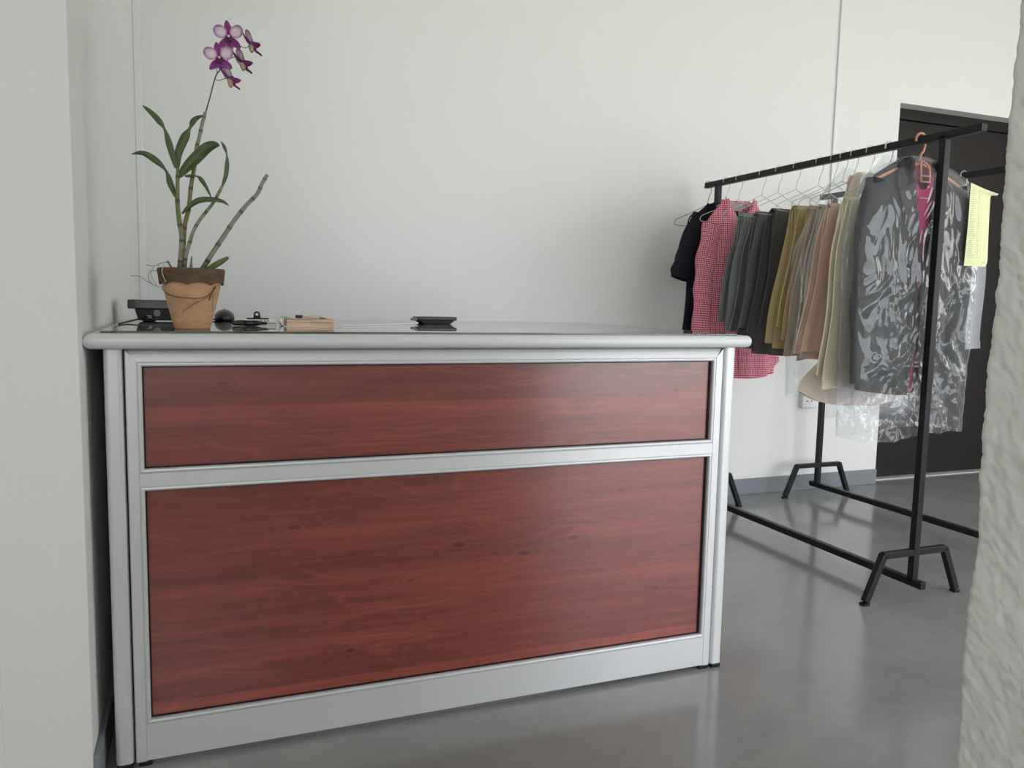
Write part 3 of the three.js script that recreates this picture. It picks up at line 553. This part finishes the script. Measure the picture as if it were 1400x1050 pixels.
{
  const ging = tex(64, 64, (u, v) => { const a = u < 0.5 ? 1 : 0, b = v < 0.5 ? 1 : 0, n = a + b; return n === 2 ? [196, 40, 78] : n === 1 ? [214, 108, 134] : [240, 214, 220]; }); ging.repeat.set(105, 105);
  const mat = std({ map: ging, roughness: 0.9, side: THREE.DoubleSide });
  const t = thing('gingham_shirt', 'red and white gingham long-sleeved shirt next to the navy T-shirt', 'shirt', [RX, RY, -1.36]);
  const b = shirtParts({ w: (v) => lerp(0.2, 0.245, smooth(0, 0.8, v)), neck: 0.075, yNeck: -0.095, yShoulder: -0.24, dipFront: 0.15, dipBack: 0.01, neckPow: 1.3, yHem: (q) => -0.945 + 0.09 * Math.pow(Math.abs(q), 3), depth: 0.05, seed: 4.4, ripple: 0.013, shift: 0.03 });
  mesh('body', [1, -1].map((s) => grid(56, 60, (u, v) => b(s)(u * 2 - 1, v), sheetUV)), mat, t);
  mesh('sleeve', sleeve([[-0.150, -0.225, 0.01], [-0.185, -0.40, 0.022], [-0.200, -0.60, 0.03], [-0.210, -0.83, 0.03]], [0.052, 0.042], [0.036, 0.028], 1.5), mat, t);
  mesh('sleeve', sleeve([[0.160, -0.225, 0.01], [0.19, -0.40, 0.01], [0.21, -0.60, 0.0], [0.235, -0.93, -0.03]], [0.05, 0.034], [0.032, 0.026], 3.5), mat, t);
  mesh('placket', slab(4, 40, (u, v) => b(1)((u - 0.5) * 0.16 + 0.01, 0.02 + v * 0.95).add(V(0, 0, 0.004)), 0.002, sheetUV), mat, t);
  for (const s of [-1, 1]) mesh('collar', slab(8, 8, (u, v) => V(s * lerp(0.012 + 0.07 * u, 0.05 + 0.045 * u, v * 0.6), lerp(-0.215 + 0.135 * u, -0.285 + 0.16 * u, v) + 0.006 * Math.sin(u * 5), 0.034 + 0.012 * v - 0.03 * u), 0.003, sheetUV), mat, t);
  mesh('collar_stand', slab(20, 3, (u, v) => { const a = lerp(-2.0, 2.0, u); return V(0.075 * Math.sin(a), -0.135 + 0.035 * v - 0.03 * (1 - Math.cos(a)), -0.028 * Math.cos(a)); }, 0.003, sheetUV), mat, t);
  mesh('yoke', slab(12, 8, (u, v) => { const q = (u - 0.5) * 0.8; return b(-1)(q, 0.01 + 0.17 * v).add(V(0, 0, 0.006)); }, 0.0015), cloth(srgb(196, 172, 174)), t);
  mesh('neck_label', box(-0.026, -0.190, -0.012, 0.016, -0.150, -0.0105), std({ color: srgb(34, 30, 30), roughness: 0.8 }), t);
  for (let k = 0; k < 4; k++) mesh('button', new THREE.CylinderGeometry(0.0045, 0.0045, 0.002, 12).rotateX(Math.PI / 2), std({ color: srgb(236, 220, 224), roughness: 0.3 }), t).position.copy(b(1)(0.01, 0.12 + k * 0.16).add(V(0, 0, 0.0065)));
}
const trouserRow = [
  ['grey_trousers', 'grey-green trousers folded over a hanger next to the gingham shirt', -1.195, srgb(130, 135, 132), { front: 0.50, back: 0.48, seed: 1.2, lean: 0.09 }],
  ['dark_trousers', 'dark grey trousers folded over a hanger between grey-green and charcoal pairs', -1.085, srgb(108, 107, 107), { front: 0.49, back: 0.53, seed: 2.7, lean: 0.085 }],
  ['charcoal_trousers', 'charcoal trousers folded over a hanger beside the olive pair', -0.97, srgb(80, 77, 78), { front: 0.475, back: 0.60, seed: 4.1, lean: 0.05 }],
  ['olive_trousers', 'olive khaki trousers folded over a hanger', -0.835, srgb(190, 168, 122), { front: 0.47, back: 0.56, seed: 5.5, lean: 0.09, spread: 0.015, fold: 0.016 }],
  ['khaki_trousers', 'brown khaki trousers folded over a hanger next to the olive pair', -0.752, srgb(188, 162, 128), { front: 0.58, back: 0.54, seed: 6.2, lean: 0.10, rr: 0.6, spread: 0.006, fold: 0.012 }],
  ['taupe_trousers', 'greyish taupe trousers in plastic beside the peach pair', -0.700, srgb(192, 180, 164), { front: 0.52, back: 0.60, seed: 7.7, lean: 0.07, rr: 0.6, spread: 0.006, fold: 0.012 }],
];
trouserRow.forEach(([n, l, z, c, o], i) => {
  hanger('white wire hanger carrying the ' + l.split(' trousers')[0] + ' trousers', z, M.wireWhite, RX, 0.03 * Math.sin(i * 2.1));
  trousers(n, l, z, c, o);
});
hanger('white wire hanger carrying the peach trousers', -0.645, M.wireWhite);
function longShirt(name, label, z, c, hem, seed, ex = {}) {
  const t = thing(name, label, 'shirt', [RX, RY, z]), mat = cloth(c, { side: THREE.DoubleSide });
  const b = shirtParts({ w: (v) => lerp(0.2, 0.225, v), neck: 0.07, yNeck: -0.09, yShoulder: -0.21, dipFront: 0.05, dipBack: 0.0, yHem: (q) => hem + 0.06 * Math.pow(Math.abs(q), 3), depth: 0.03, seed, ripple: 0.01, ...ex });
  mesh('body', [1, -1].map((s) => grid(44, 44, (u, v) => b(s)(u * 2 - 1, v), sheetUV)), mat, t);
  const sx = ex.sleeveX ?? 0.2;
  for (const s of [-1, 1]) {
    const sl = mesh('sleeve', sleeve([[s * Math.min(0.165, sx * 0.85), -0.205, 0.005], [s * (sx - 0.003), -0.40, 0.012], [s * (sx + 0.005) - 0.012, -0.60, 0.01], [s * sx - 0.02, -0.765, 0.005]], [0.046, 0.034], [0.026, 0.022], seed + s), mat, t);
    mesh('cuff', sleeve([[s * sx - 0.019, -0.755, 0.005], [s * sx - 0.022, -0.785, 0.004], [s * sx - 0.023, -0.815, 0.004]], [0.036, 0.037], [0.024, 0.024], 0.2), mat, sl);
  }
  mesh('collar', slab(24, 4, (u, v) => { const a = lerp(-2.7, 2.7, u); return V((0.06 + 0.02 * v) * Math.sin(a), -0.075 - 0.045 * v - 0.02 * (1 - Math.cos(a)), -(0.022 + 0.014 * v) * Math.cos(a)); }, 0.003), mat, t);
  return t;
}
trousers('peach_trousers', 'peach trousers in thin plastic between the taupe and cream pairs', -0.645, srgb(238, 200, 178), { front: 0.57, back: 0.60, seed: 3.3, lean: 0.10, rr: 0.6, spread: 0.006, fold: 0.012 });
hanger('thick white hanger carrying the cream trousers', -0.475, std({ color: lin(0.75, 0.75, 0.74), roughness: 0.35 }), RX, 0.03, { r: 0.0028 });
trousers('cream_trousers', 'cream trousers hanging long under clear plastic', -0.475, srgb(246, 235, 204), { front: 0.69, back: 0.66, seed: 8.3, hw: 0.2, lean: 0.055, flare: 0.1, rr: 0.6, spread: 0.008, fold: 0.012 });
hanger('white wire hanger inside the pale pink shirt', -0.565, M.wireWhite, RX, -0.1, { w: 0.1 });
longShirt('pale_pink_shirt', 'pale pink shirt whose curved hem shows below the dark suit', -0.565, srgb(240, 220, 206), -0.975, 6.1, { w: (v) => lerp(0.11, 0.25, smooth(0.72, 1, v)), sleeveX: 0.09, depth: 0.016, ripple: 0.005 }).rotation.y = -0.16;

// dark suit jacket, open over a magenta shirt, on a peach plastic hanger
{
  const h = thing('plastic_hanger', 'peach plastic hanger with a curved hook holding the dark suit', 'hanger', [RX, RY, -0.335]);
  const pm = std({ color: srgb(216, 150, 122), roughness: 0.4 }), hk = 0.0225, hook = [];
  for (let i = 0; i <= 12; i++) { const a = lerp(-0.3, Math.PI + 0.2, i / 12); hook.push([-hk * Math.cos(a), 0.002 + hk * Math.sin(a), 0]); }
  hook.push([0.016, -0.032, 0], [0.004, -0.05, 0], [0, -0.072, 0]);
  mesh('hook', wire(hook, 0.0042, 60), pm, h);
  mesh('arch', wire([[-0.020, -0.150, 0.030], [-0.021, -0.11, 0.028], [-0.016, -0.085, 0.02], [0, -0.074, 0.012], [0.016, -0.085, 0.02], [0.021, -0.11, 0.028], [0.020, -0.150, 0.030]], 0.0034, 50), pm, h);
  for (const y of [-0.128, -0.148, -0.205]) mesh('cross_bar', new THREE.CylinderGeometry(0.0026, 0.0026, 0.05, 8).rotateZ(Math.PI / 2).translate(0, y, 0.031), pm, h);
  mesh('shoulder_arm', wire([[0, -0.08, 0], [-0.1, -0.105, 0], [-0.2, -0.15, 0]], 0.006, 30), pm, h); mesh('shoulder_arm', wire([[0, -0.08, 0], [0.1, -0.105, 0], [0.2, -0.15, 0]], 0.006, 30), pm, h);

  const p = thing('magenta_shirt', 'magenta shirt showing between the open fronts of the dark suit', 'shirt', [RX, RY, -0.338]);
  const pb = shirtParts({ w: (v) => lerp(0.15, 0.16, v), neck: 0.06, yNeck: -0.085, yShoulder: -0.15, dipFront: 0.09, dipBack: 0, yHem: (q) => -0.90 + 0.05 * q * q, depth: 0.015, seed: 7.5, ripple: 0.007, k: 5 });
  mesh('body', [1, -1].map((s) => grid(36, 40, (u, v) => pb(s)(u * 2 - 1, v), sheetUV)), cloth(srgb(178, 44, 106), { side: THREE.DoubleSide }), p);
  mesh('collar', slab(20, 4, (u, v) => { const a = lerp(-2.6, 2.6, u); return V((0.05 + 0.016 * v) * Math.sin(a), -0.068 - 0.045 * v - 0.02 * (1 - Math.cos(a)), -(0.02 + 0.01 * v) * Math.cos(a)); }, 0.003), cloth(srgb(178, 44, 106)), p);

  const j = thing('suit_jacket', 'dark charcoal suit jacket under clear plastic at the rack end', 'jacket', [RX, RY, -0.338]), mat = cloth(lin(0.024, 0.0245, 0.027), { side: THREE.DoubleSide, roughness: 0.85 });
  const b = shirtParts({ w: (v) => lerp(0.205, 0.225, v), neck: 0.062, yNeck: -0.062, yShoulder: -0.135, dipFront: 0.03, dipBack: 0, yHem: (q, s) => -0.905 + 0.02 * q * q, depth: 0.032, seed: 7.5, ripple: 0.009, k: 5 });
  const gap = (v) => lerp(0.26, 0.03, smooth(0, 0.5, v)) + 0.06 * smooth(0.7, 1, v);
  mesh('back', grid(44, 44, (u, v) => b(-1)(u * 2 - 1, v), sheetUV), mat, j);
  for (const s of [-1, 1]) {
    mesh('front_panel', grid(26, 54, (u, v) => b(1)(s * lerp(gap(v), 1, u), v), sheetUV), mat, j);
    mesh('lapel', slab(6, 30, (u, v) => { const vv = 0.01 + v * 0.42, w = 0.34 * Math.sin(Math.PI * clamp(0.28 + v * 0.70)); return b(1)(s * (gap(vv) + w * u), vv).add(V(0, 0, 0.007 + 0.005 * u)); }, 0.003, sheetUV), mat, j);
    const sl = mesh('sleeve', sleeve([[s * 0.178, -0.155, 0.0], [s * 0.212, -0.30, 0.006], [s * 0.222, -0.55, 0.012], [s * 0.216, -0.86, 0.016]], [0.056, 0.046], [0.034, 0.028], 5 + s), mat, j);
    for (let k = 0; k < 3; k++) mesh('cuff_button', new THREE.CylinderGeometry(0.006, 0.006, 0.003, 12).rotateX(Math.PI / 2), M.black, sl).position.set(s * 0.215, -0.80 - k * 0.02, 0.044);
    mesh('pocket_flap', slab(8, 3, (u, v) => b(1)(s * (0.36 + 0.32 * u), 0.62 + 0.05 * v).add(V(0, 0, 0.005)), 0.003, sheetUV), mat, j);
  }
  mesh('breast_pocket', slab(6, 2, (u, v) => b(1)(0.42 + 0.28 * u, 0.30 + 0.02 * v + 0.012 * u).add(V(0, 0, 0.005)), 0.003, sheetUV), mat, j);
  for (let k = 0; k < 2; k++) mesh('button', new THREE.CylinderGeometry(0.009, 0.009, 0.003, 14).rotateX(Math.PI / 2), M.black, j).position.copy(b(1)(-0.12, 0.46 + k * 0.12).add(V(0, 0, 0.006)));
}

// ---------------------------------------------------------------- clear plastic garment bags
const film = phys({ color: lin(0.93, 0.94, 0.95), roughness: 0.035, transmission: 0.95, ior: 1.4, thickness: 0, side: THREE.DoubleSide });
const ridge = (x, y, z) => { const a = 1 - Math.abs(N3(x, y, z)) * 2.2; return a; };
function garmentBag(label, z, o) {
  const bag = thing('garment_bag', label, 'garment bag', [RX, RY, z], 'clear garment bags');
  const sheet = (side) => grid(o.nu ?? 90, o.nv ?? 130, (u, v) => {
    const q = u * 2 - 1, x = Math.abs(q) * o.w(0), yt = x < 0.03 ? o.yTop : lerp(o.yTop, o.ySh, Math.pow((x - 0.03) / (o.w(0) - 0.03), 1.3));
    const y = lerp(yt, o.yBot(q), v), dep = (o.depth * smooth(0, 0.12, v) + 0.008), prof = Math.pow(Math.max(0, 1 - q * q), o.pw ?? 0.4);
    const X = q * o.w(v), s = o.seed + side * 4;
    const cr = o.crush * (0.35 * smooth(0.0, 0.2, v) + 0.65 * smooth(0.25, 0.6, v)) * (1 - Math.pow(Math.abs(q), 8));
    const dz = cr * (0.024 * ridge(X * 7 + 2 * N3(X * 5, y * 5, s), y * 3.5, s) + 0.008 * ridge(X * 20, y * 11 + 3 * N3(X * 8, y * 4, s + 2), s + 1) + 0.0022 * smooth(0.3, 0.7, v) * ridge(X * 46, y * 36, s + 2) - 0.016) + cr * 0.005 * Math.sin(X * 32 + 6 * N3(X * 3, y * 2.5, s + 7));
    return V(X + 0.006 * N3(y * 6, q * 2, s), y + 0.008 * N3(X * 12, v * 3, s) * v, side * (dep * prof) + dz + o.lean * v);
  });
  mesh('film', [sheet(1), sheet(-1)], film, bag);
  return bag;
}
garmentBag('crumpled clear plastic bag over the dark suit', -0.338, { w: (v) => lerp(0.255, 0.305, smooth(0, 0.3, v)) - 0.035 * v, yTop: -0.055, ySh: -0.13, yBot: (q) => -1.052 + 0.012 * Math.sin(q * 3), depth: 0.062, seed: 2.7, crush: 0.8, pw: 0.2, lean: 0, nu: 120, nv: 190 });
garmentBag('thin clear plastic bag over the cream trousers', -0.475, { w: (v) => lerp(0.13, 0.215, smooth(0, 0.35, v)), yTop: -0.03, ySh: -0.14, yBot: (q) => -1.0 + 0.01 * q, depth: 0.034, seed: 6.3, crush: 0.45, lean: 0 });
garmentBag('thin clear plastic bag over the taupe and peach trousers', -0.67, { w: (v) => lerp(0.16, 0.245, smooth(0, 0.3, v)), yTop: -0.05, ySh: -0.20, yBot: (q) => -0.93 + 0.02 * q, depth: 0.06, seed: 9.1, crush: 0.5, lean: 0 });

// yellow laundry slip stapled to the bag
{
  const c = document.createElement('canvas'); c.width = 256; c.height = 620; const x = c.getContext('2d');
  x.fillStyle = '#dcdcae'; x.fillRect(0, 0, 256, 620);
  x.strokeStyle = 'rgba(120,124,84,0.55)'; x.lineWidth = 2; for (const q of [100, 120, 150]) { x.beginPath(); x.moveTo(q, 30); x.lineTo(q, 560); x.stroke(); }
  x.fillStyle = 'rgba(110,114,84,0.42)'; for (let k = 0; k < 34; k++) { x.fillRect(16, 24 + k * 16, 30 + 44 * rnd(), 4); if (rnd() > 0.5) x.fillRect(106, 24 + k * 16, 10 + 20 * rnd(), 3); }
  x.fillRect(180, 586, 50, 8);
  const t = new THREE.CanvasTexture(c); t.colorSpace = THREE.SRGBColorSpace;
  const p = thing('laundry_slip', 'long yellow paper slip stapled to the suit bag', 'paper slip', [2.752, 1.205, -0.262]);
  mesh('paper', slab(10, 24, (u, v) => { const top = smooth(0.86, 1, v); return V(0.116 * u * lerp(1, 1.0, top) + 0.026 * top * u * u - 0.004 * v - (u > 0.85 ? 0.012 * smooth(0.06, 0, v) * (u - 0.85) / 0.15 : 0), 0.292 * v - 0.03 * top * u, 0.006 * Math.sin(u * 3 + v * 2) + 0.012 * top * u); }, 0.0006, (u, v) => [u, v]), std({ map: t, roughness: 0.8 }), p);
  mesh('staple', box(0.004, 0.282, -0.002, 0.03, 0.285, 0.004), M.steel, p);
}

// clothes on the second rack
hanger('white wire hanger on the rack by the door', -0.815, M.wireWhite, BX, 0, { w: 0.15 });
{
  const t = trousers('pale_grey_trousers', 'pale grey trousers hanging on the rack by the door', -0.815, srgb(158, 160, 165), { front: 0.56, back: 0.56, seed: 3.9, hw: 0.15, lean: 0, flare: 0.1 });
  t.position.x = BX;
}

renderer.render(scene, camera);
